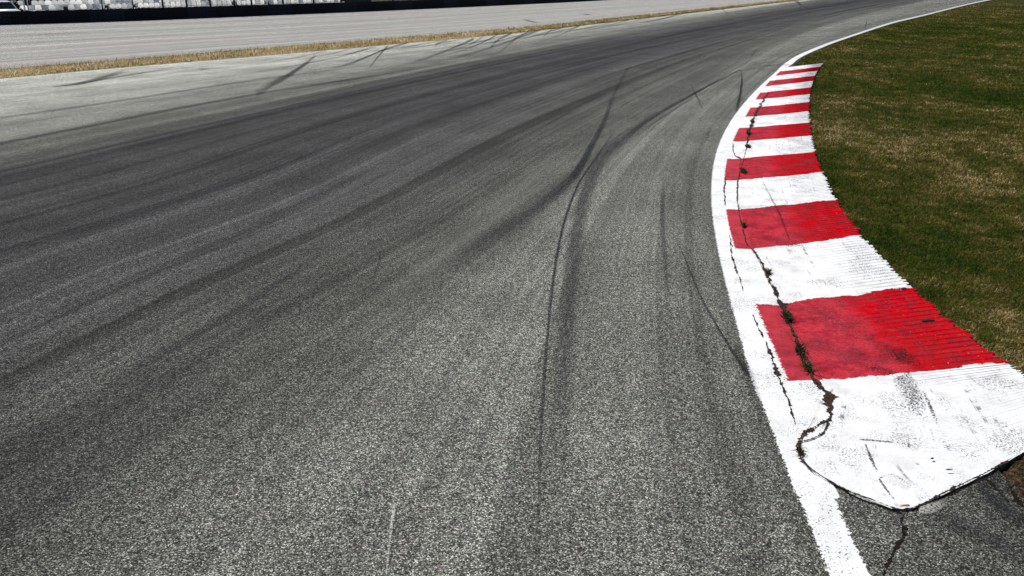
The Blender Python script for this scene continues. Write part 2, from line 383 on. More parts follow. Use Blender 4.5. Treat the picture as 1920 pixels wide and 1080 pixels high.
# ------------------------------------------------------------------ painted edge line and the kerb
def band_rows():
    near = [((1700,1420),(1815,1420)),((1610,1210),(1705,1230)),((1555,1080),(1639,1080)),((1528,1015),(1611,1024)),((1505,953),(1583,960)),((1488,918),(1563,912)),((1472,875),(1512,868)),((1449,813),(1503,832)),((1431,766),(1528,778))]
    sn = [-5.2,-3.6,-2.6,-2.2,-1.75,-1.5,-1.25,-.9,-.45]
    A = [(s, np.array(at(*a)[:2]), np.array(at(*b)[:2])) for s, (a, b) in zip(sn, near)]
    for s in np.arange(0, 16.01, .5): A.append((s, fW(s), fL(s) + (fL(s) - fW(s)) * .03))
    far = [((1475,116.5),(1486,120)),((1496,103.6),(1503,107)),((1537,86.3),(1542,89.2)),((1581.5,70.6),(1585,73.2)),((1671.5,41.5),(1675,43.7)),((1726,28.8),(1729,30.7)),((1850.8,-.4),(1853,.9)),((1950.5,-15.8),(1952.5,-15)),((2081,-25.7),(2083,-25.1))]
    for i, (a, b) in enumerate(far): A.append((17 + 2 * i, np.array(at(*a)[:2]), np.array(at(*b)[:2])))
    return A
A = band_rows(); n = 8
s_c = crom([[a[0]] for a in A], n)[:, 0]; l_c = crom([a[1] for a in A], n); r_c = crom([a[2] for a in A], n)
V, U, AT = [], [], []; m = 12
for s, a, b in zip(s_c, l_c, r_c):
    wdt = np.linalg.norm(b - a); a2 = a - (b - a) / wdt * .02
    for q in np.linspace(0, 1, m):
        p = a2 * (1 - q) + b * q; V.append((*p, .004)); U.append((q - 1, s))
        e = q * wdt / .10
        if s < -1.6 or s > 17: e = min(e, (1 - q) * wdt / .10)
        AT.append(min(1, e))
line = mesh_obj('edge_line', V, grid_faces(len(s_c), m), M_line, uv=U, attr=AT); up(line); tag(line, kind='structure')

RP = 20                                      # ridges per block
tq = np.r_[0, .02, np.linspace(.06, .96, 20), 1.]
V, U = [], []
def prof(t, s, ridge=True):
    z = .012 + (KZ - .012) * t ** 1.2 * np.interp(s - 3, [-1.45, -.4], [.16, 1])
    if ridge:
        f = (s * RP) % 1.0; z += .0078 * np.clip((t - .35) / .5, 0, 1) * np.interp(s - 3, [-.35, 0.05], [.12, 1]) * (.5 - f if f > .18 else f / .18 * .82 - .32)
    return z
per = 6; SS = np.arange(-0.0, 16.0001, 1 / (RP * per))
jit = rng.normal(0, .016, 400); ramp_ = .5 + rng.random(400); cut_ = .3 + .4 * rng.random(400)
EJ = np.stack([np.convolve(np.random.default_rng(k).normal(0, .003, 208), np.ones(3) / 2, 'same')[4:-4] for k in (3, 4)], 1)
def near_row(s):
    """the tapered near end of the kerb: between block 0 and its pointed end"""
    q = min(1, -s / 1.45)
    eL = crom([fL(0), np.array(at(1528,778,.012)[:2]), np.array(at(1503,832,.012)[:2]), np.array(at(1512,868,.012)[:2]), np.array(at(1563,907,.012)[:2])], 12)
    eR = crom([fR(0), np.array(at(1960,735,KZ)[:2]), np.array(at(2010,790,KZ)[:2])], 12)
    e0 = fL(0)[None] * (1 - tq[:, None]) + fR(0)[None] * tq[:, None]
    E1 = resample(np.array([at(1563,907,.004)[:2], at(1620,932,.006)[:2], at(1672,952,.007)[:2], at(1694,955,.007)[:2], at(1730,944,.008)[:2], at(1855,881,.009)[:2], at(1925,839,.01)[:2], at(2010,792,.01)[:2]]), 200)
    E1 = E1 + EJ
    e1 = np.stack([np.interp(tq, np.linspace(0, 1, 200), E1[:, k]) for k in (0, 1)], 1)
    l = resample(eL, 100)[int(round(q * 99))]; r = resample(eR, 100)[int(round(q * 99))]
    c = (1 - q) * e0 + q * e1 + (1 - tq[:, None]) * l + tq[:, None] * r
    c -= (1 - q) * ((1 - tq[:, None]) * e0[0] + tq[:, None] * e0[-1]) + q * ((1 - tq[:, None]) * e1[0] + tq[:, None] * e1[-1])
    return c
SN = np.arange(-1.45, -.0001, 1 / (RP * per))
for s in np.r_[SN, SS]:
    if s < 0: rowp = near_row(s)
    else:
        rowp = fL(s)[None] * (1 - tq[:, None]) + fR(s)[None] * tq[:, None]
        # blocks bow a little across their width
    k = int((s + 3) * RP); dirv = (rowp[-1] - rowp[0]) / np.linalg.norm(rowp[-1] - rowp[0])
    fz = ((s + 3) * RP) % 1.0
    for i, (t, p) in enumerate(zip(tq, rowp)):
        e = dirv * (jit[k] + (  .020 * ramp_[k] if fz < cut_[k] else -.010 * ramp_[k])) * max(0, (t - .9) / .1) * (1 if s < 15.9 else 0)
        V.append((p[0] + e[0], p[1] + e[1], prof(t, s + 3))); U.append((t, s))
nr = len(SN) + len(SS); nc = len(tq)
FC = grid_faces(nr, nc)
ring = [j for j in range(nc)] + [i * nc + nc - 1 for i in range(1, nr)] + [(nr - 1) * nc + j for j in range(nc - 2, -1, -1)] + [i * nc for i in range(nr - 2, 0, -1)]
off = len(V)
for i in ring: V.append((V[i][0], V[i][1], -.09)); U.append(U[i])
for a in range(len(ring)):
    b = (a + 1) % len(ring); FC.append((ring[a], off + a, off + b, ring[b]))
kerb = mesh_obj('kerb', V, FC, [M_kerb, M_side], uv=U)
kerb.data.polygons.foreach_set('material_index', [0] * ((nr - 1) * (nc - 1)) + [1] * len(ring))
bm = bmesh.new(); bm.from_mesh(kerb.data); bmesh.ops.recalc_face_normals(bm, faces=bm.faces)
if sum(f.normal.z * f.calc_area() for f in bm.faces) < 0: bmesh.ops.reverse_faces(bm, faces=bm.faces)
bm.to_mesh(kerb.data); bm.free()
tag(kerb, 'red and white striped ridged kerb along the inside of the bend beside the grass', 'kerb')

# ------------------------------------------------------------------ ragged strips: joint, cracks
def ragged(name, pts, wid, z, mat, parent, step=.012, jag=.8, spike=.0):
    P = crom(pts, 14); G = atv(P, z); L = np.linalg.norm(np.diff(G, axis=0), axis=1).sum(); n = max(8, int(L / step)); G = resample(G, n)
    W = np.interp(np.linspace(0, 1, n), np.linspace(0, 1, len(wid)), wid)
    d = np.gradient(G[:, :2], axis=0); d /= np.linalg.norm(d, axis=1)[:, None] + 1e-9; nn = np.stack([-d[:, 1], d[:, 0]], 1)
    def rw(): 
        a = rng.random(n); b = np.convolve(rng.normal(0, 1, n + 16), np.ones(9) / 3, 'same')[8:-8]
        r = W * np.clip(.5 + jag * .5 * b + jag * (a - .5) * .7, .06, 2)
        return r + W * spike * (rng.random(n) > .9) * rng.random(n) * 3
    ca = np.convolve(rng.normal(0, 1, n + 60), np.ones(31) / 31, 'same')[30:-30] * W * jag * 1.6
    c = G[:, :2] + nn * ca[:, None]
    a = c + nn * rw()[:, None]; b = c - nn * rw()[:, None]
    V = [(*q, z) for pr in zip(a, b) for q in pr]
    o = mesh_obj(name, V, [(2*i, 2*i+1, 2*i+3, 2*i+2) for i in range(n - 1)], mat, parent); up(o); return o
zc = .0175
joint = [(1545,735),(1528,712),(1503,655),(1478,600),(1460,560),(1440,520),(1420,478),(1400,455),(1392,425),(1385,398),(1382,360),(1386,330),(1394,300),(1400,275),(1404,250),(1409,232),(1416,214),(1428,194),(1440,174)]
ragged('joint_crack', joint, [.028,.02,.03,.022,.010,.010,.010,.014,.010,.008,.012,.02,.06,.045,.035,.05,.04,.03,.02], zc, M_crack, kerb, spike=.25)
ragged('joint_crack', [(1530,712),(1548,740),(1560,770),(1553,788),(1530,798),(1512,810),(1500,832),(1499,850),(1508,868),(1530,885),(1548,897),(1565,908)], [.018,.028,.042,.05,.026,.022,.026,.026,.015,.010,.008,.006], zc + .001, M_crack, kerb, jag=1.0, spike=.2)
ragged('joint_crack', [(1554,792),(1540,812),(1522,822),(1506,826)], [.008,.012,.012,.01], zc + .002, M_crack, kerb)
ragged('joint_crack', [(1500,858),(1520,880),(1534,888)], [.014,.012,.006], zc + .003, M_crack, kerb)
ragged('joint_crack', [(1400,300),(1378,290),(1374,268)], [.02,.015,.01], zc, M_crack, kerb)
LINECR = [([(1369,455),(1373,480),(1383,510),(1393,545)], [.003,.010,.014,.004]), ([(1436,640),(1448,672),(1458,700),(1472,735),(1482,765),(1491,795)], [.006,.014,.026,.012,.012,.004]),
          ([(1360,330),(1358,355),(1360,385)], [.008,.014,.008]), ([(1412,590),(1420,610),(1430,632)], [.004,.012,.006]), ([(1368,440),(1372,462)], [.006,.01])]
for P, W in [([(1563,906),(1600,922),(1640,938),(1672,950),(1692,955)], [.005,.007,.005,.007,.006]), ([(1697,955),(1730,944),(1790,914),(1855,882),(1925,841)], [.006,.008,.005,.006,.008])]:
    ragged('chipped_edge', P, W, .0165, M_crack, kerb, jag=1.5, spike=.5)
for P, W in LINECR: ragged('paint_crack', P, W, .0085, M_crack, line, jag=1.2, spike=.3)
for P, W in [([(1694,962),(1688,985),(1690,1008),(1676,1035),(1664,1062),(1655,1090),(1660,1130)], [.03,.035,.018,.014,.02,.014,.008]),
             ([(1568,910),(1600,930),(1640,946),(1690,962)], [.012,.014,.012,.02]), ([(1700,958),(1740,944),(1800,918),(1850,894)], [.016,.012,.014,.012]),
             ([(1850,900),(1875,925),(1895,948)], [.02,.03,.02]), ([(1890,910),(1910,940),(1945,960)], [.03,.04,.03])]:
    ragged('asphalt_crack', P, [q * .6 for q in W], .0035, M_dark, track, jag=1.2, spike=.3)

# ------------------------------------------------------------------ tyre marks: thin sheets of rubber on the asphalt; one also paints in lens vignette
zi = [0]
def skid(pts, wpx, st, name='skid_mark', mat=None, parent=None):
    """pts in the photo, wpx = width in pixels at each point, st = strength at each point"""
    zi[0] += 1; z = .0042 + zi[0] * .00014
    P = crom(pts, 10); G = atv(P, 0); n = len(P)
    w_ = np.interp(np.linspace(0, 1, n), np.linspace(0, 1, len(wpx)), wpx); a_ = np.interp(np.linspace(0, 1, n), np.linspace(0, 1, len(st)), st)
    d = np.gradient(P, axis=0); d /= np.linalg.norm(d, axis=1)[:, None]; nn = np.stack([-d[:, 1], d[:, 0]], 1)
    arc = np.r_[0, np.cumsum(np.linalg.norm(np.diff(G, axis=0), axis=1))]
    V, U, T = [], [], []
    for i in range(n):
        for q in (-.5, -.25, 0, .25, .5):
            x, y = P[i] + nn[i] * q * w_[i]; p = at(x, y, 0); V.append((p.x, p.y, z)); U.append((q + .5, arc[i])); T.append(a_[i])
    o = mesh_obj(name, V, grid_faces(n, 5), mat or M_skid, parent or track, uv=U, attr=T); up(o); return o
SK = [
 ([(1388,131),(1340,155),(1290,182),(1235,213),(1195,240),(1160,272),(1130,300)], [3,5,7,10,14,20,22], [.35,.85,.85,.75,.65,.4,0]),
 ([(1345,158),(1290,190),(1235,225),(1190,258)], [3,4,5,6], [0,.6,.5,0]),
 ([(1188,110),(1170,142),(1150,180),(1136,220),(1122,250),(1100,290),(1075,335)], [8,9,10,12,14,16,20], [0,.3,.45,.6,.8,.8,.6]),
 ([(1112,270),(1085,318),(1055,350),(1010,388),(960,424),(900,462),(850,500),(800,545)], [14,18,26,30,34,40,44,50], [.3,.75,.72,.55,.38,.24,.1,0]),
 ([(1150,250),(1115,300),(1085,345),(1060,410),(1044,480),(1033,560),(1025,640),(1018,740),(1012,850),(1010,960),(1008,1100)], [5,6,6,7,8,9,9,10,10,10,10], [.3,.8,.95,.95,.9,.85,.8,.65,.5,.3,.15]),
 ([(1160,262),(1125,305),(1100,360),(1084,430),(1072,510),(1063,590),(1056,680),(1050,780),(1048,900)], [20,28,34,40,44,46,46,46,50], [.2,.5,.58,.52,.5,.45,.35,.18,0]),
 ([(1270,450),(1290,500),(1318,565),(1350,622),(1380,670),(1402,705)], [4,5,6,7,8,10], [.2,.7,.8,.9,.85,.6]),
 ([(1375,648),(1395,685),(1415,740),(1430,800)], [18,26,26,30], [.2,.5,.3,0]),
 ([(1246,320),(1242,380),(1243,440),(1250,520),(1256,620)], [10,12,12,14,16], [0,.5,.45,.3,0]),
 ([(1268,310),(1262,370),(1258,430)], [8,9,9], [0,.35,0]),
 ([(1389,131),(1391,150),(1389,172),(1384,195),(1380,210)], [4,6,8,9,8], [.2,.8,1,.95,.5]),
 ([(1385,133),(1400,118),(1412,103),(1420,90)], [2,3,3,3], [.1,.3,.7,.2]),
 ([(1295,158),(1303,175),(1312,192),(1316,208)], [3,4,4,4], [.2,.7,.6,.1]),
 ([(1626,33),(1625,42),(1622,54)], [3,3,3], [.2,.7,.6]),
 ([(592,104),(570,122),(540,142),(510,158),(480,176)], [6,9,12,16,20], [.4,.8,.85,.7,.3]),
 ([(727,86),(712,103),(700,118),(688,132)], [4,4,4,4], [1,.8,.5,.2]),
 ([(765,80),(725,92),(690,106),(655,120),(625,128)], [4,4,5,6,6], [.8,.9,.8,.6,.2]),
 ([(100,163),(140,158),(185,148),(215,139),(245,130)], [3,6,9,10,8], [.6,.9,.9,.6,0]),
 ([(140,160),(200,148),(260,138),(320,129)], [3,4,4,3], [.5,.7,.6,.3]),
 ([(372,129),(382,130),(390,127)], [3,4,3], [.5,.8,.4]),
 ([(838,75),(820,82),(815,90)], [4,4,4], [.5,.6,.1]),
 ([(888,73),(860,86),(830,98),(790,112),(740,126)], [6,6,7,8,9], [.8,.6,.5,.4,0]),
 ([(960,62),(930,78),(918,96)], [5,5,5], [.8,.6,.1]), ([(1010,57),(975,70),(930,86),(870,104),(800,120)], [5,5,6,7,8], [.9,.6,.5,.4,0]),
 ([(1055,52),(1020,62),(985,72),(940,80)], [4,4,4,4], [.7,.5,.4,0]), ([(1352,16),(1360,22),(1368,30)], [3,3,3], [.8,.6,.1]), ([(1485,-2),(1500,8),(1518,18)], [4,4,4], [.7,.6,.1]),
 ([(1494,-2),(1500,10),(1502,20)], [3,3,3], [.7,.5,.1]),
 ([(714,470),(712,490),(704,512),(692,532)], [5,6,6,5], [.1,.5,.5,.1]),
 ([(-120,507),(0,474),(190,420),(380,362),(540,305),(700,240),(880,180)], [20,20,18,15,12,9,7], [.2,.4,.5,.55,.5,.4,.1]),
 ([(-120,360),(0,332),(180,290),(350,250),(520,210),(700,170),(960,114),(1200,68)], [22,20,17,14,12,10,6,4], [.3,.35,.45,.55,.6,.6,.5,.2]),
 ([(-120,300),(0,270),(160,238),(300,210),(420,188),(560,164),(700,143),(840,118)], [9,9,8,7,7,6,5,4], [.6,.65,.65,.6,.6,.55,.5,.1]),
 ([(0,222),(140,202),(280,181),(420,159),(560,140),(700,122)], [5,5,4,4,4,3], [.4,.5,.5,.45,.35,.1]),
 ([(200,720),(320,655),(430,590),(540,520),(640,450)], [26,24,20,16,12], [0,.4,.45,.35,0]),
 ([(-420,1180),(-100,985),(150,850),(350,720),(560,580)], [330,290,240,180,110], [.3,.34,.3,.2,0]), ([(0,640),(150,570),(300,505),(450,440),(600,365),(760,290)], [40,36,30,26,20,14], [.2,.35,.4,.4,.3,0]),  # first, very broad sheet darkens the near left corner: rubber plus painted lens vignette
 ([(1060,110),(1180,84),(1300,58),(1430,34)], [4,4,4,3], [.1,.5,.5,.2]), ([(960,148),(1080,118),(1200,92),(1330,64)], [5,5,4,3], [.1,.5,.5,.1]),
 ([(1080,160),(1190,125),(1300,95),(1400,68)], [4,4,3,3], [.1,.45,.4,.1]), ([(1480,122),(1440,124),(1390,133),(1330,147)], [4,4,4,4], [.3,.4,.3,0]),
 ([(935,64),(900,82),(860,97),(800,112)], [3,3,3,3], [.8,.7,.5,.1]), ([(905,70),(880,84),(845,96)], [3,3,3], [.7,.6,.1]), ([(1085,49),(1050,66),(1000,84)], [3,3,3], [.6,.5,.1]), ([(1180,38),(1130,50),(1080,62)], [3,3,3], [.5,.4,0]),
 ([(1035,55),(1022,66),(1018,76)], [3,3,3], [.6,.4,0]), ([(1270,27),(1240,36),(1190,46)], [2,3,2], [.6,.4,0]), ([(690,92),(640,106),(560,122),(480,136)], [3,3,4,4], [.3,.5,.4,.1]), ([(990,60),(965,74),(940,96),(900,118)], [3,4,4,4], [.7,.6,.4,0]),
 ([(860,330),(960,270),(1060,215),(1160,160)], [10,9,8,6], [0,.35,.35,0]),
]
for q in SK: skid(*q)
for P, W, T in [([(1090,262),(1010,325),(915,410),(810,500),(720,590),(640,690)], [30,46,64,80,90,100], [0,.13,.14,.12,.08,0]), ([(1180,300),(1130,390),(1120,480)], [16,22,26], [0,.15,0]), ([(760,300),(660,350),(540,420)], [14,18,22], [0,.12,0]), ([(880,650),(820,780),(770,930)], [60,80,90], [0,.08,0])]:
    skid(P, W, T, 'worn_streak', M_pale)
for P, W, T in [([(1722,958),(1745,955),(1775,944)], [20,28,16], [.6,.6,.15]), ([(1590,925),(1620,938),(1650,948)], [4,6,4], [.5,.7,.3])]: skid(P, W, T, 'paint_smear', M_scr)
for k in range(11):
    x0 = 560 + 780 * (k + rng.random() * .8) / 11; y0 = np.interp(x0, [480, 720, 960, 1200, 1440], [107, 86, 64, 36.5, 8.5]); dx = 50 + 90 * rng.random(); dy = dx * (.17 + .10 * rng.random())
    skid([(x0, y0), (x0 - dx * .5, y0 + dy * .55), (x0 - dx, y0 + dy * .95), (x0 - dx * 1.7, y0 + dy * 1.45)], [2, 3, 3, 3], [.5, .45 + .35 * rng.random(), .4, 0])
# the many faint overlapping tyre tracks of the racing line, each following the bend with a slow drift across it
SA = np.array(ST)
def flow(t, v):
    j = v * (NR - 1); j0 = int(j); f = j - j0; j1 = min(NR - 1, j0 + 1)
    q = SA[:, j0] * (1 - f) + SA[:, j1] * f
    return pchip(TS, q, np.array([t]))[0]
for k in range(100):
    t0 = .40 + .52 * rng.random() if k < 84 else .72 + .24 * rng.random(); va = .10 + .5 * rng.random(); vb = min(.96, va + .15 + .45 * rng.random()); dr = rng.normal(0, .035)
    wd = (.05 + .10 * rng.random()) if k % 4 else (.16 + .12 * rng.random()); stg = (.3 + .5 * rng.random()) * (1 if k % 4 else .7); zi[0] += 1; z = .0042 + zi[0] * .00014
    n = 70; Gs = np.array([flow(min(.985, max(.3, t0 + dr * u_ ** 2 + .006 * math.sin(5 * u_ + k))), va + (vb - va) * u_) for u_ in np.linspace(0, 1, n)])
    d = np.gradient(Gs[:, :2], axis=0); d /= np.linalg.norm(d, axis=1)[:, None]; nn = np.stack([-d[:, 1], d[:, 0]], 1); arc_ = np.r_[0, np.cumsum(np.linalg.norm(np.diff(Gs, axis=0), axis=1))]
    V, U, T = [], [], []
    for i in range(n):
        for q in (-.5, -.25, 0, .25, .5):
            V.append((*(Gs[i, :2] + nn[i] * q * wd), z)); U.append((q + .5, arc_[i])); T.append(stg * min(1, 4 * i / n, 4 * (n - 1 - i) / n))
    up(mesh_obj('skid_mark', V, grid_faces(n, 5), M_skid, track, uv=U, attr=T))
from mathutils.bvhtree import BVHTree
bm = bmesh.new(); bm.from_mesh(kerb.data); KB = BVHTree.FromBMesh(bm); bm.free()
def on_kerb(px, py):
    c = Vector((0, 0, H)); d = at(px, py, 0) - c; h = KB.ray_cast(c, d.normalized())
    return h[0] if h[0] is not None else at(px, py, .02)
def scuff(pts, wpx, st):
    P = crom(pts, 8); n = len(P); L = np.linspace(0, 1, n); w_ = np.interp(L, np.linspace(0, 1, len(wpx)), wpx); a_ = np.interp(L, np.linspace(0, 1, len(st)), st)
    d = np.gradient(P, axis=0); d /= np.linalg.norm(d, axis=1)[:, None]; nn = np.stack([-d[:, 1], d[:, 0]], 1); V, U, T = [], [], []
    G = atv(P, .03); arc = np.r_[0, np.cumsum(np.linalg.norm(np.diff(G, axis=0), axis=1))]
    for i in range(n):
        for q in (-.5, 0, .5):
            h = on_kerb(*(P[i] + nn[i] * q * w_[i])); V.append((h.x, h.y, h.z + .0022)); U.append((q + .5, arc[i])); T.append(a_[i])
    o = mesh_obj('scuff_mark', V, grid_faces(n, 3), M_scuff, kerb, uv=U, attr=T); up(o)
for q in [([(1660,730),(1690,800),(1720,850)], [70,90,60], [.25,.38,.2]), ([(1780,720),(1800,780),(1830,830)], [60,80,50], [.15,.34,.2]), ([(1560,840),(1610,880),(1650,920)], [40,50,40], [.25,.38,.3]), ([(1520,810),(1550,820),(1580,850)], [20,30,20], [.3,.4,.2]), ([(1690,703),(1712,745),(1735,790),(1752,825)], [70,66,50,26], [.62,.66,.42,.1]), ([(1700,700),(1725,740),(1750,792)], [16,14,8], [.5,.6,.3]), ([(1730,730),(1745,765),(1765,812)], [12,14,10], [.5,.8,.3]),
          ([(1622,832),(1634,862),(1645,885)], [7,12,10], [.7,.9,.5]), ([(1648,898),(1662,918),(1678,938)], [6,8,7], [.9,.8,.6]), ([(1612,824),(1660,828),(1700,832)], [5,5,4], [.8,.8,.4]),
          ([(1650,896),(1670,890),(1690,898),(1712,912)], [6,6,7,6], [.6,.5,.6,.3]), ([(1765,820),(1776,838),(1790,850)], [22,26,20], [.2,.55,.2]), ([(1700,760),(1722,800),(1745,850),(1762,905)], [10,10,9,8], [.2,.4,.35,.2]),
          ([(1430,340),(1445,370),(1462,402),(1480,450)], [6,8,9,8], [.55,.6,.7,.6]), ([(1640,655),(1690,668),(1730,690)], [44,56,40], [.4,.75,.5]), ([(1600,670),(1640,690),(1680,700)], [36,40,26], [.2,.6,.5]),
          ([(1600,548),(1650,552),(1690,548)], [14,26,16], [.2,.5,.2]), ([(1740,610),(1755,640),(1740,670)], [30,40,34], [.1,.45,.3]), ([(1500,515),(1520,530),(1545,530)], [20,26,18], [.2,.5,.2])]: scuff(*q)
for P, W, T in [([(1735,965),(1790,985),(1850,1010),(1920,1050)], [30,40,44,50], [.1,.5,.5,.2]), ([(1830,905),(1870,950),(1925,985)], [26,30,34], [.4,.75,.5])]: skid(P, W, T)
for P, W, T in [([(740,948),(737,975),(731,1020),(725,1085)], [7,8,6,5], [.4,.75,.4,.5])]: skid(P, W, T, 'scrape_mark', M_scr)
for P, W, T in [([(980,36),(992,40),(1006,43)], [2.5,3,3], [.4,.8,.5]), ([(1092,26),(1100,28),(1108,27)], [2,3,2], [.4,.8,.5]), ([(-40,66),(90,64),(220,57)], [4,4,3], [.1,.3,.1]), ([(480,62),(650,53),(900,36)], [3,3,2], [.1,.3,.1])]:
    skid(P, W, T, parent=apron)

# ------------------------------------------------------------------ grass
def pip(P, poly):
    x, y = P[:, 0], P[:, 1]; r = np.zeros(len(P), bool); n = len(poly)
    for i in range(n):
        (x0, y0), (x1, y1) = poly[i], poly[(i + 1) % n]
        if y0 == y1: continue
        c = ((y0 > y) != (y1 > y)) & (x < (x1 - x0) * (y - y0) / (y1 - y0) + x0); r ^= c
    return r
def blades(name, P, hgt, wid, lean, mat, z0, kind='stuff'):
    """one bent blade (two triangles wide at the foot, pointed) per row of P"""
    n = len(P); az = rng.random(n) * 2 * np.pi; la = rng.random(n) * 2 * np.pi; le = lean * (.3 + rng.random(n))
    wx, wy = np.cos(az) * wid * .5, np.sin(az) * wid * .5; lx, ly = np.cos(la) * le * hgt, np.sin(la) * le * hgt
    V = np.empty((n, 5, 3))
    V[:, 0] = np.stack([P[:, 0] - wx, P[:, 1] - wy, np.full(n, z0)], 1); V[:, 1] = np.stack([P[:, 0] + wx, P[:, 1] + wy, np.full(n, z0)], 1)
    V[:, 2] = np.stack([P[:, 0] + lx * .4 + wx * .8, P[:, 1] + ly * .4 + wy * .8, z0 + hgt * .6], 1)
    V[:, 3] = np.stack([P[:, 0] + lx * .4 - wx * .8, P[:, 1] + ly * .4 - wy * .8, z0 + hgt * .6], 1)
    V[:, 4] = np.stack([P[:, 0] + lx, P[:, 1] + ly, z0 + hgt * np.clip(1 - .35 * le, .3, 1)], 1)
    me = bpy.data.meshes.new(name); me.vertices.add(n * 5); me.vertices.foreach_set('co', V.ravel())
    b = (np.arange(n) * 5)[:, None]; loops = np.concatenate([b + [0, 1, 2, 3], b + [3, 2, 4]], 1).ravel()
    me.loops.add(n * 7); me.loops.foreach_set('vertex_index', loops.astype(np.int32))
    st = np.stack([np.arange(n) * 7, np.arange(n) * 7 + 4], 1).ravel(); me.polygons.add(2 * n); me.polygons.foreach_set('loop_start', st.astype(np.int32))
    me.update(calc_edges=True); me.validate()
    me.materials.append(mat); o = bpy.data.objects.new(name, me); C.objects.link(o); return o
far_edge = [np.array(at(*q)[:2]) for q in [(1487,120.5),(1503,107.3),(1542,90),(1585,74),(1675,44.5),(1729,31.5),(1853,1.8),(1953,-14.2),(2083,-24.5)]]
field = [tuple(fR(s) + (fR(s) - fL(s)) / np.linalg.norm(fR(s) - fL(s)) * .05) for s in np.arange(0, 16.01, .25)] + [tuple(fL(16.) + np.array([0, .15]))] + [tuple(p) for p in far_edge] + [(160, 235), (160, 0), (7., 2.6)] + [tuple(at(*q)[:2]) for q in [(2420,1420),(2060,1058),(1955,960),(1900,880),(1935,838),(2010,792),(1960,735)]]
def field_points(n, d0=3.5, d1=150):
    d = d0 * (d1 / d0) ** rng.random(n); a = math.radians(-2) + rng.random(n) * math.radians(54)
    P = np.stack([np.sin(a) * d, np.cos(a) * d], 1); return P[pip(P, field)], None
P, _ = field_points(1500000)
for k in range(260):
    s_ = 16 * rng.random() ** 1.3; e_ = fR(s_); n_ = (e_ - fL(s_)) / np.linalg.norm(e_ - fL(s_)); c_ = e_ + n_ * (.015 + .05 * rng.random())
    P = np.vstack([P, c_[None] + rng.normal(0, .022, (int(12 + 26 * rng.random()), 2))])
d = np.linalg.norm(P, axis=1)
hh = (.030 + .028 * rng.random(len(P))) * (1 + np.clip((d - 12) / 60, 0, .8)); ww = (.0035 + .0045 * rng.random(len(P))) * np.clip(d / 7, 1, 9)
grass = blades('grass', P, hh, ww, 1.1, M_field, -.035); tag(grass, kind='stuff')
print('field blades', len(P))
# straw strip between track and run-off
q = rng.random(70000); u = rng.random(70000) ** 1.0
def strip_pts(n, u0=0, u1=1):
    j = rng.random(n) * (NR - 1); j0 = j.astype(int); fr_ = (j - j0)[:, None]; k = (u0 + (u1 - u0) * rng.random(n))[:, None]
    a = SLO[j0] * (1 - fr_) + SLO[np.minimum(j0 + 1, NR - 1)] * fr_; b = SHI[j0] * (1 - fr_) + SHI[np.minimum(j0 + 1, NR - 1)] * fr_
    return (a * (1 - k) + b * k)[:, :2] + rng.normal(0, .05, (n, 2))
P = np.concatenate([strip_pts(60000, .1, 1), strip_pts(16000, .0, 1.1)]); P = P[(P[:, 1] < 130)]
P = P[rng.random(len(P)) > .62 * np.clip((P[:, 0] + 5) / 8, 0, 1)]; d = np.linalg.norm(P, axis=1)
cl = np.sin(P[:, 0] * 5.1 + np.sin(P[:, 1] * 3)) * np.sin(P[:, 1] * 6.3 + P[:, 0] * 2) * .5 + .5
hh = (.05 + .12 * rng.random(len(P)) ** 2 + .07 * cl); ww = (.008 + .010 * rng.random(len(P))) * np.clip(d / 28, 1, 4)
sg = blades('dry_grass', P, hh, ww, .7, M_straw, -.03); tag(sg, kind='stuff')
P = strip_pts(26000, -.02, .30); P = np.concatenate([P, strip_pts(22000, .3, 1)]); P = P[P[:, 1] < 130]; d = np.linalg.norm(P, axis=1)
gk = np.sin(P[:, 0] * .9 + 1) + np.sin(P[:, 0] * .37) + np.clip((P[:, 0] + 6) / 8, 0, 2.2) + rng.normal(0, .5, len(P)) > .1; P, d = P[gk], d[gk]
vg = blades('verge_grass', P, .04 + .08 * rng.random(len(P)), (.010 + .012 * rng.random(len(P))) * np.clip(d / 28, 1, 4), .8, M_vgreen, -.03); tag(vg, kind='stuff')
N = NT('straw_litter'); pz = N.obj()
M_litter = N.done(N.mix(N.mr(N.noise(pz, 8, 4, .6), .35, .65), (.10, .075, .03), (.34, .25, .12)), .95, .1)
V = []
for j in range(NR): V += [(*SLO[j][:2], -.012), (*SHI[j][:2], -.012)]
o = mesh_obj('verge', V, grid_faces(NR, 2), M_litter); up(o); tag(o, kind='structure')
# loose dry grass on the bare soil at the near end of the kerb
P = []
ck = [at(*q)[:2] for q in [(1905,905),(1935,930),(1960,900),(1925,880),(1980,940),(2040,990),(2020,900)]]
P = np.concatenate([np.array(c)[None] + rng.normal(0, .10, (110, 2)) for c in ck])
tr = [tuple(at(*q)[:2]) for q in [(1885,895),(1950,962),(2060,1060),(2420,1420),(2600,1100),(2200,800),(2015,800),(1935,845)]]
P = P[pip(P, tr)]
dg = blades('dry_grass', P, .03 + .05 * rng.random(len(P)), .004 + .004 * rng.random(len(P)), 1.2, M_weed, -.035); tag(dg, kind='stuff')

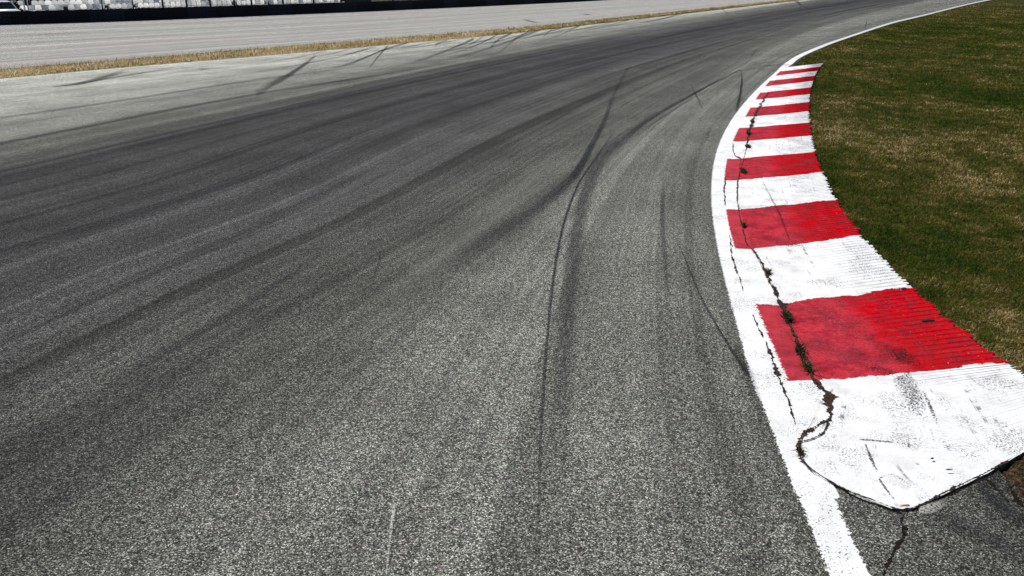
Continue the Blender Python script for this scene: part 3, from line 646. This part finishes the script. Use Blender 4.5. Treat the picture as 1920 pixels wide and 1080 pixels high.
N = NT('brown_soil'); pz = N.obj(); q_ = N.noise(pz, 30, 5, .68); N.bump(N.math('ADD', q_, N.noise(pz, 120, 3)), .9, .02)
M_soil = N.done(N.mix(N.mr(q_, .35, .65), (.028, .018, .011), (.15, .095, .06)), .95, .0)
G2 = np.array([[(1 - b) * ((1 - a) * np.array(tr[0]) + a * np.array(tr[3])) + b * ((1 - a) * np.array(tr[7]) + a * np.array(tr[5])) for b in np.linspace(-.06, 1, 24)] for a in np.linspace(-.02, 1, 60)])
hz = np.array([[.012 * math.sin(a * 31 + b * 7) * math.sin(b * 19 + a * 5) for b in range(24)] for a in range(60)])
V = [(*G2[i, j], -.004 + hz[i, j] + rng.normal(0, .003)) for i in range(60) for j in range(24)]
o = mesh_obj('soil', V, grid_faces(60, 24), M_soil, smooth=True); up(o); tag(o, kind='structure')
# weeds in the joint
def weed(px, py, r, n, label, h=.06):
    c = at(px, py, .012); a = rng.random(n) * 2 * np.pi; q = np.sqrt(rng.random(n)) * r
    # tufts stretch along the joint
    a2 = at(px + 6, py + 14, .012) - c; a2 = np.array(a2[:2]) / (a2.length + 1e-6)
    P = np.stack([np.cos(a) * q, np.sin(a) * q], 1) * .55 + a2[None] * (rng.normal(0, 1, n) * r)[:, None]
    o = blades('weed_tuft', P, h * (.4 + .8 * rng.random(n)), .006 + .010 * rng.random(n), 1.3, M_weed, 0)
    o.location = (c.x, c.y, .012); tag(o, label, 'weed', 'weeds in the kerb joint')
weed(1476, 597, .055, 120, 'dark green weed tuft at the far end of the nearest red block')
weed(1500, 660, .06, 130, 'grey green weed tuft in the joint halfway along the nearest red block')
weed(1514, 690, .045, 90, 'low weed tuft in the joint by the near edge of the nearest red block')
weed(1441, 512, .035, 60, 'small weed sprig in the joint beside the middle of the second white block')
weed(1395, 424, .03, 60, 'small weed clump in the joint inside the second red block')
weed(1394, 322, .085, 160, 'broad dark weed clump in the joint of the third red block')
weed(1402, 276, .08, 130, 'dark spiky weed between the third and fourth red blocks')
weed(1404, 252, .06, 90, 'weed filling the joint at the fourth red block')
weed(1411, 229, .07, 90, 'weed in the joint of the white block just before the fifth red block')
weed(1500, 848, .03, 60, 'tiny green weed in the curved crack at the near end of the kerb', .035)

# bits of rubber and stones lying on the kerb and track
M_rub = plain('tyre_rubber', (.012, .012, .013), .8, .2)
M_chip = plain('bare_concrete', (.48, .34, .24), .9, .1, scale=40)
def lump(name, px, py, z, sx, sy, sz, rz, mat, label, cat, group=None):
    bm = bmesh.new(); bmesh.ops.create_icosphere(bm, subdivisions=3, radius=1)
    ph = rng.random(6) * 6
    for v in bm.verts:
        k = 1 + .16 * math.sin(3 * v.co.x + ph[0]) + .14 * math.sin(4 * v.co.y + ph[1]) + .1 * math.sin(7 * v.co.x * v.co.y + ph[2])
        v.co = Vector((v.co.x * sx * k, v.co.y * sy * k, max(-.6, v.co.z) * sz * k + .12 * sz * math.sin(2.2 * v.co.x + ph[3])))
    o = bm_obj(name, bm, mat, smooth=True); p = at(px, py, z); o.location = (p.x, p.y, z + sz * .5); o.rotation_euler.z = rz
    return tag(o, label, cat, group)
lump('rubber_scrap', 1740, 602, .048, .052, .030, .010, .1, M_rub, 'black lens shaped rubber scrap on the outer half of the nearest red block', 'rubber scrap', 'rubber scraps on the kerb')
lump('rubber_scrap', 1694, 542, .052, .028, .018, .009, .3, M_rub, 'small black rubber scrap at the far outer corner of the nearest red block', 'rubber scrap', 'rubber scraps on the kerb')
lump('rubber_scrap', 1780, 881, .034, .020, .005, .004, -.05, M_rub, 'thin curved black rubber sliver on the nearest white block near its pointed end', 'rubber scrap', 'rubber scraps on the kerb')
lump('rubber_scrap', 1748, 860, .032, .011, .008, .005, .6, M_rub, 'tiny black rubber crumb in the middle of the nearest white block', 'rubber scrap', 'rubber scraps on the kerb')
lump('concrete_chip', 1695, 949, .008, .026, .013, .009, .15, M_chip, 'tan broken concrete chip at the pointed near tip of the kerb', 'concrete chip')

# ------------------------------------------------------------------ barrier, fence, stand and what stands behind
Bc = np.r_[0, np.cumsum(np.linalg.norm(np.diff(BAR, axis=0), axis=1))]
def bar_at(s, back=0.):
    p = np.array([np.interp(s, Bc, BAR[:, 0]), np.interp(s, Bc, BAR[:, 1])]); e = .5
    q = np.array([np.interp(s + e, Bc, BAR[:, 0]), np.interp(s + e, Bc, BAR[:, 1])]) - np.array([np.interp(s - e, Bc, BAR[:, 0]), np.interp(s - e, Bc, BAR[:, 1])])
    q /= np.linalg.norm(q); nrm = np.array([-q[1], q[0]])
    return p + nrm * back, math.atan2(q[1], q[0])
def s_at_px(px):
    xs = 960 + F * BAR[:, 0] / (BAR[:, 1] * math.cos(TH) + H * math.sin(TH)); return float(np.interp(px, xs, Bc))
M_belt = plain('black_conveyor_belt', (.006, .006, .008), .75, .15, scale=2)
M_belt2 = plain('navy_belt_band', (.006, .007, .016), .7, .2, scale=2)
M_tyre = plain('tyre_black', (.008, .008, .008), .85, .1)
BH = .84
bar = empty('tyre_barrier', (*bar_at(Bc[-1] * .4)[0], 0)); tag(bar, 'long black tyre barrier faced with belt panels along the far side of the run-off', 'tyre barrier')
def world_child(o, par):
    o.parent = par; o.matrix_parent_inverse = par.matrix_basis.inverted()
bpy.context.view_layer.update()
s0, s1 = s_at_px(-320), min(Bc[-1], s_at_px(1230)); PL = 2.4; npan = int((s1 - s0) / PL)
bmT = bmesh.new(); bmN = bmesh.new()
for i in range(npan):
    a = s0 + i * PL; p, r = bar_at(a + PL / 2)
    bm = bmesh.new()
    # belt panel: a sheet 3 cm thick, bulging slightly between its upright seams
    segs = 9
    for k in range(8):
        x0, x1 = -PL / 2 + k * PL / 8 + .006, -PL / 2 + (k + 1) * PL / 8 - .006
        box(bm, x0, .0 + random.uniform(0, .012), .02, x1, .035, BH * .52 + random.uniform(-.006, .006), .006)
        box(bm, x0, .012 + random.uniform(0, .012), BH * .54, x1, .035, BH + random.uniform(-.015, .015), .006)
    for v in bm.verts: pass
    o = bm_obj('belt_panel', bm, M_belt if i % 3 else M_belt2); o.location = (*p, 0); o.rotation_euler.z = r; world_child(o, bar)
    for k in range(4):
        for lay in range(4):
            M = Matrix.Translation((*(bar_at(a + PL * (k + .5) / 4, .36)[0]), .1 + lay * .2))
            pr = [(.18, -.09), (.27, -.095), (.31, -.06), (.31, .06), (.27, .095), (.18, .09)]
            ring_ = []
            for t_ in range(12):
                an = 2 * math.pi * t_ / 12; ring_.append([bmT.verts.new(M @ Vector((math.cos(an) * rr, math.sin(an) * rr, zz))) for rr, zz in pr])
            for t_ in range(12):
                u_, v_ = ring_[t_], ring_[(t_ + 1) % 12]
                for e in range(5): bmT.faces.new((u_[e], v_[e], v_[e + 1], u_[e + 1]))
bmN.free()
bmesh.ops.recalc_face_normals(bmT, faces=bmT.faces)
o = bm_obj('stacked_tyres', bmT, M_tyre); world_child(o, bar); tag(o, kind='stuff')

# debris fence: posts and wires behind the barrier
M_post = plain('dark_steel', (.012, .012, .013), .5, .4); M_wire = plain('wire', (.10, .10, .10), .4, .5, .6)
fx = [206, 265, 322, 367, 411, 456, 488, 547, 604, 655, 705, 752]
fen = empty('catch_fence', (*bar_at(s_at_px(411), 1.0)[0], 0)); tag(fen, 'wire debris fence on black posts standing just behind the tyre barrier', 'fence')
bpy.context.view_layer.update()
fp = []
for x in fx:
    p, r = bar_at(s_at_px(x), 1.0); fp.append(p); bm = bmesh.new(); hw = .055 if x > 300 else .025
    box(bm, -hw, -.05, 0, hw, -.035, 3.4); box(bm, -hw, .035, 0, hw, .05, 3.4); box(bm, -.012, -.034, 0, .012, .034, 3.4); box(bm, -.13, -.13, 0.004, .13, .13, .03)
    o = bm_obj('post', bm, M_post); o.location = (*p, 0); o.rotation_euler.z = r; world_child(o, fen)
bm = bmesh.new()
def wire(bm, a, b, r):
    d = Vector(b) - Vector(a); m = bmesh.ops.create_cone(bm, cap_ends=False, segments=5, radius1=r, radius2=r, depth=d.length)
    mat = Matrix.Translation((Vector(a) + Vector(b)) / 2) @ d.to_track_quat('Z', 'Y').to_matrix().to_4x4()
    bmesh.ops.transform(bm, matrix=mat, verts=m['verts'])
for i in range(len(fp) - 1):
    for z in np.arange(.3, 3.4, .2): wire(bm, (*fp[i], z), (*fp[i + 1], z), .004)
    n_ = int(np.linalg.norm(fp[i + 1] - fp[i]) / .2)
    for k in range(1, n_):
        p = fp[i] + (fp[i + 1] - fp[i]) * k / n_; wire(bm, (*p, .1), (*p, 3.38), .003)
o = bm_obj('wire_mesh', bm, M_wire); world_child(o, fen)

# terrace with white seats
M_conc = plain('terrace_concrete', (.06, .058, .056), .9, .1, scale=3)
N = NT('white_plastic'); N.done((.88, .88, .88), .35, .4); tr = N.n('ShaderNodeBsdfTranslucent'); N.put(tr.inputs[0], (.9, .9, .88)); mx = N.n('ShaderNodeMixShader'); mx.inputs[0].default_value = .68
N.t.links.new(N.b.outputs[0], mx.inputs[1]); N.t.links.new(tr.outputs[0], mx.inputs[2]); N.t.links.new(mx.outputs[0], N.out.inputs[0]); M_seat = N.m
sa, sb = s_at_px(-60), s_at_px(760)
ROW = [(3.2, .32), (4.0, .62), (4.8, .92)]
n_ = 60; V, FC = [], []
prf = [(2.8, 0), (2.8, .32), (3.6, .32), (3.6, .62), (4.4, .62), (4.4, .92), (5.6, .92), (5.6, 0)]
for i in range(n_):
    s = sa + (sb - sa) * i / (n_ - 1)
    for b_, z in prf: p, _ = bar_at(s, b_); V.append((*p, z))
FC = grid_faces(n_, len(prf)) + [tuple(range(len(prf)))[::-1], tuple((n_ - 1) * len(prf) + k for k in range(len(prf)))]
ter = mesh_obj('terrace', V, FC, M_conc); tag(ter, 'low stepped concrete terrace carrying rows of white seats behind the fence', 'terrace')
bm = bmesh.new()
# one moulded seat: pan with rolled lip and curved backrest
prof_s = [(-.02, .36), (.0, .40), (.05, .415), (.20, .40), (.36, .405), (.41, .44), (.45, .60), (.465, .74), (.45, .76)]
nx = 7; vv = []
for y_, z_ in prof_s:
    rw = []
    for k in range(nx):
        x_ = (k / (nx - 1) - .5) * .42; cv = (abs(x_) / .21) ** 2 * .035
        rw.append(bm.verts.new((x_ * (1 - .12 * (z_ > .7)), y_ - (cv if z_ > .5 else 0), z_ + (cv if z_ < .5 else -cv * (z_ > .7)))))
    vv.append(rw)
for i in range(len(vv) - 1):
    for k in range(nx - 1): bm.faces.new((vv[i][k], vv[i][k + 1], vv[i + 1][k + 1], vv[i + 1][k]))
bmesh.ops.solidify(bm, geom=bm.faces[:], thickness=.018)
box(bm, -.03, .12, 0, .03, .32, .38, .005)
for v in bm.verts: v.co.z -= .10 if False else 0
sp = bm_obj('stadium_seat', bm, M_seat, smooth=False)
cnt = 0; rowname = ['front row', 'middle row', 'top row']
for ri, (b_, z) in enumerate(ROW):
    s = s_at_px(42) if ri < 2 else s_at_px(262)
    while s < s_at_px(690):
        px = np.interp(s, [s_at_px(q) for q in range(0, 760, 10)], range(0, 760, 10))
        if rng.random() > (.06 if px > 240 else .14):
            o = sp if cnt == 0 else sp.copy()
            if cnt: C.objects.link(o)
            p, r = bar_at(s, b_); o.location = (*p, z + .002); o.rotation_euler.z = r
            side = 'left of the fence posts' if px < 300 else 'behind the fence posts'
            tag(o, f'plain white plastic seat in the {rowname[ri]} of the terrace, {side}', 'seat', f'white seats in the {rowname[ri]} {side}'); cnt += 1
        s += .46
print('seats', cnt)

# parked cars behind the terrace
M_glass = plain('car_glass', (.012, .015, .018), .08, .6); M_ty = plain('car_tyre', (.015, .015, .015), .85, .2); M_rim = plain('alloy_rim', (.5, .5, .52), .3, .5, .8)
M_tail = plain('tail_lamp', (.35, .01, .01), .2, .5); M_head = plain('head_lamp', (.7, .72, .75), .1, .6); M_plate = plain('number_plate', (.75, .75, .72), .5)
def make_car(col, name):
    Mb = plain('car_paint_' + name, col, .25, .5, var=.05)
    root = empty('parked_car', (0, 0, 0))
    st = [(-2.15,.45,.78,.70),(-2.05,.32,.88,.80),(-1.5,.28,.93,.85),(-.9,.26,.95,.86),(0,.26,.96,.86),(.9,.26,.96,.86),(1.5,.28,.92,.85),(1.95,.32,.78,.80),(2.12,.42,.66,.68)]
    bm = bmesh.new(); R = []
    for x, z0, z1, hw in st:
        sec = [(-hw*.92, z0), (-hw, z0+.14), (-hw*1.0, z1-.22), (-hw*.93, z1-.03), (-hw*.8, z1), (0, z1+.015), (hw*.8, z1), (hw*.93, z1-.03), (hw, z1-.22), (hw, z0+.14), (hw*.92, z0)]
        R.append([bm.verts.new((x, y, z)) for y, z in sec])
    for i in range(len(R) - 1):
        for k in range(len(R[0])): bm.faces.new((R[i][k], R[i][(k+1) % len(R[0])], R[i+1][(k+1) % len(R[0])], R[i+1][k]))
    bm.faces.new(R[0][::-1]); bm.faces.new(R[-1])
    bmesh.ops.recalc_face_normals(bm, faces=bm.faces)
    bm_obj('body', bm, Mb, root, True)
    bm = bmesh.new()                                         # roof and pillars
    Z = [(-1.45,.93,.74),(-.95,1.38,.60),(-.2,1.46,.58),(.35,1.42,.58),(1.05,.94,.74)]
    A_ = [bm.verts.new((x, -y, z)) for x, z, y in Z]; B_ = [bm.verts.new((x, y, z)) for x, z, y in Z]
    for i in (1, 2): bm.faces.new((A_[i], A_[i+1], B_[i+1], B_[i]))
    bmesh.ops.solidify(bm, geom=bm.faces[:], thickness=.04)
    for sgn in (1, -1):
        for (xa, za, ya), (xb, zb, yb) in ((Z[0], Z[1]), (Z[3], Z[4]), ((-.1, .95, .78), (-.1, 1.44, .60))): wire(bm, (xa, ya*sgn, za), (xb, yb*sgn, zb), .035)
    bm_obj('roof', bm, Mb, root)
    def pane(name, pts, mat):
        bm = bmesh.new(); bm.faces.new([bm.verts.new(p) for p in pts]); bmesh.ops.solidify(bm, geom=bm.faces[:], thickness=.01); bm_obj(name, bm, mat, root)
    pane('rear_window', [(-1.43,-.68,.95),(-1.43,.68,.95),(-.97,.57,1.36),(-.97,-.57,1.36)], M_glass)
    pane('windscreen', [(1.03,-.68,.96),(1.03,.68,.96),(.37,.56,1.40),(.37,-.56,1.40)], M_glass)
    for s_ in (1, -1):
        pane('side_window', [(-1.3,.77*s_,.95),(-.15,.78*s_,.95),(-.15,.61*s_,1.42),(-.9,.62*s_,1.37)], M_glass)
        pane('side_window', [(-.05,.78*s_,.95),(.95,.77*s_,.95),(.35,.61*s_,1.40),(-.05,.61*s_,1.43)], M_glass)
        bm = bmesh.new(); box(bm, -2.16, .42*s_-.16, .62, -2.02, .42*s_+.16, .76, .02); bm_obj('tail_light', bm, M_tail, root)
        bm = bmesh.new(); box(bm, 1.98, .45*s_-.16, .50, 2.11, .45*s_+.16, .62, .02); bm_obj('headlight', bm, M_head, root)
        bm = bmesh.new(); box(bm, .72, .84*s_-.05, .93, .86, .84*s_+.11*s_+.05, 1.05, .03); bm_obj('wing_mirror', bm, Mb, root)
        for x in (-1.28, 1.3):
            bm = bmesh.new(); bmesh.ops.create_cone(bm, cap_ends=True, segments=24, radius1=.31, radius2=.31, depth=.2); bmesh.ops.rotate(bm, verts=bm.verts, matrix=Matrix.Rotation(math.pi/2, 3, 'X'))
            bmesh.ops.bevel(bm, geom=[e for e in bm.edges if e.calc_face_angle(0) > 1], offset=.03, segments=2, affect='EDGES')
            wv = bm_obj('wheel', bm, M_ty, root); wv.location = (x, .76*s_, .31)
            bm = bmesh.new(); bmesh.ops.create_cone(bm, cap_ends=True, segments=20, radius1=.2, radius2=.17, depth=.03); bmesh.ops.rotate(bm, verts=bm.verts, matrix=Matrix.Rotation(-s_*math.pi/2, 3, 'X'))
            rm = bm_obj('rim', bm, M_rim, wv); rm.location = (0, .105*s_, 0)
    bm = bmesh.new(); box(bm, -2.175, -.26, .50, -2.16, .26, .61); bm_obj('number_plate', bm, M_plate, root)
    return root
def place_car(root, px, back, rz, label):
    p, r = bar_at(s_at_px(px), back); root.location = (*p, .004); root.rotation_euler.z = r + rz; tag(root, label, 'car', 'cars parked behind the barrier')
place_car(make_car((.80, .81, .82), 'white'), 14, 2.4, math.pi / 2 + .12, 'white parked car at the far left end just behind the black tyre barrier')
place_car(make_car((.10, .008, .016), 'maroon'), 150, 9, .1, 'maroon parked car behind the left part of the seat terrace')
place_car(make_car((.05, .052, .055), 'charcoal'), 88, 8.2, math.pi / 2 - .1, 'charcoal parked car nose-on between the shrub and the maroon car')
place_car(make_car((.42, .43, .44), 'silver'), 222, 9, 0, 'silver parked car right of the maroon car behind the seats')

# shrubs and hedge
M_leaf = mat_grass('shrub_leaf', [(0, (.012, .020, .006)), (.4, (.035, .050, .014)), (.7, (.075, .085, .025)), (1, (.12, .11, .04))], 1.5, transl=.2)
M_hleaf = mat_grass('hedge_leaf', [(0, (.006, .010, .004)), (.5, (.014, .022, .008)), (1, (.035, .042, .016))], 1.0, transl=.1)
M_bark = plain('bark', (.08, .06, .045), .9, .1)
def foliage(name, n, fn, mat, parent, size=.05):
    P = np.array([fn() for _ in range(n)]); V, FC = [], []
    for p in P:
        u_ = rng.normal(size=3); u_ /= np.linalg.norm(u_); v_ = np.cross(u_, rng.normal(size=3)); v_ /= np.linalg.norm(v_); k = size * (.6 + .8 * rng.random()); b = len(V)
        V += [p - u_*k, p + v_*k*.45, p + u_*k, p - v_*k*.45]; FC.append((b, b+1, b+2, b+3))
    return mesh_obj(name, V, FC, mat, parent)
def shrub(px, back, r, h, label):
    p, _ = bar_at(s_at_px(px), back); root = empty('shrub', (*p, 0)); tag(root, label, 'shrub')
    lob = [(rng.normal(0, r*.45), rng.normal(0, r*.45), h*(.35 + .5*rng.random()), r*(.45 + .3*rng.random())) for _ in range(7)]
    def fn():
        c = lob[rng.integers(7)]; q = rng.normal(size=3); q /= np.linalg.norm(q); q *= c[3] * rng.random() ** .4; return np.array([c[0]+q[0], c[1]+q[1], max(.05, c[2]+q[2])])
    foliage('leaves', 2600, fn, M_leaf, root)
    bm = bmesh.new()
    for k in range(6): a = k * 1.05; wire(bm, (0, 0, 0), (math.cos(a)*r*.5, math.sin(a)*r*.5, h*.6), .015)
    bm_obj('stems', bm, M_bark, root)
shrub(48, 2.0, .36, 1.45, 'olive green shrub behind the barrier just right of the white car')
shrub(292, 6.4, .55, 1.75, 'bright green shrub behind the seats near the first thick fence post')
hd = empty('hedge', (*bar_at(s_at_px(160), 12)[0], 0)); tag(hd, 'dark clipped hedge running behind the parked cars at the far left', 'hedge')
bpy.context.view_layer.update()
ha, hb = s_at_px(-150), s_at_px(330)
def hfn():
    s = ha + (hb - ha) * rng.random(); z = 2.6 * rng.random() ** .8 + .1 * math.sin(s * 3.1); p, _ = bar_at(s, 12 + rng.normal(0, .35) + .12 * math.sin(s * 5)); return np.array([p[0], p[1], max(.03, z)])
o = foliage('leaves', 16000, hfn, M_hleaf, None, .09); world_child(o, hd)
bm = bmesh.new()
for s in np.arange(ha, hb, .9):
    p, _ = bar_at(s, 12); wire(bm, (*p, 0), (*(p + rng.normal(0, .1, 2)), 2.2), .03)
o = bm_obj('stems', bm, M_bark); world_child(o, hd)
# white marker posts beside the shrub
M_white = plain('white_post_paint', (.8, .8, .8), .5)
for i, (px, back, z, lb) in enumerate([(64, 2.2, 1.75, 'thick white marker post right of the olive shrub'), (72, 2.3, 1.7, 'thin white marker post, right of the thick one')]):
    p, r = bar_at(s_at_px(px), back); bm = bmesh.new(); rr = .05 if i == 0 else .03
    bmesh.ops.create_cone(bm, cap_ends=True, segments=14, radius1=rr, radius2=rr, depth=z); bmesh.ops.translate(bm, verts=bm.verts, vec=(0, 0, z / 2))
    root = empty('marker_post', (*p, .004)); bm_obj('shaft', bm, M_white, root)
    bm = bmesh.new(); bmesh.ops.create_cone(bm, cap_ends=True, segments=14, radius1=rr*1.25, radius2=rr*.5, depth=.07); bmesh.ops.translate(bm, verts=bm.verts, vec=(0, 0, z + .035)); bm_obj('cap', bm, M_post, root)
    tag(root, lb, 'post', 'white posts by the shrub')
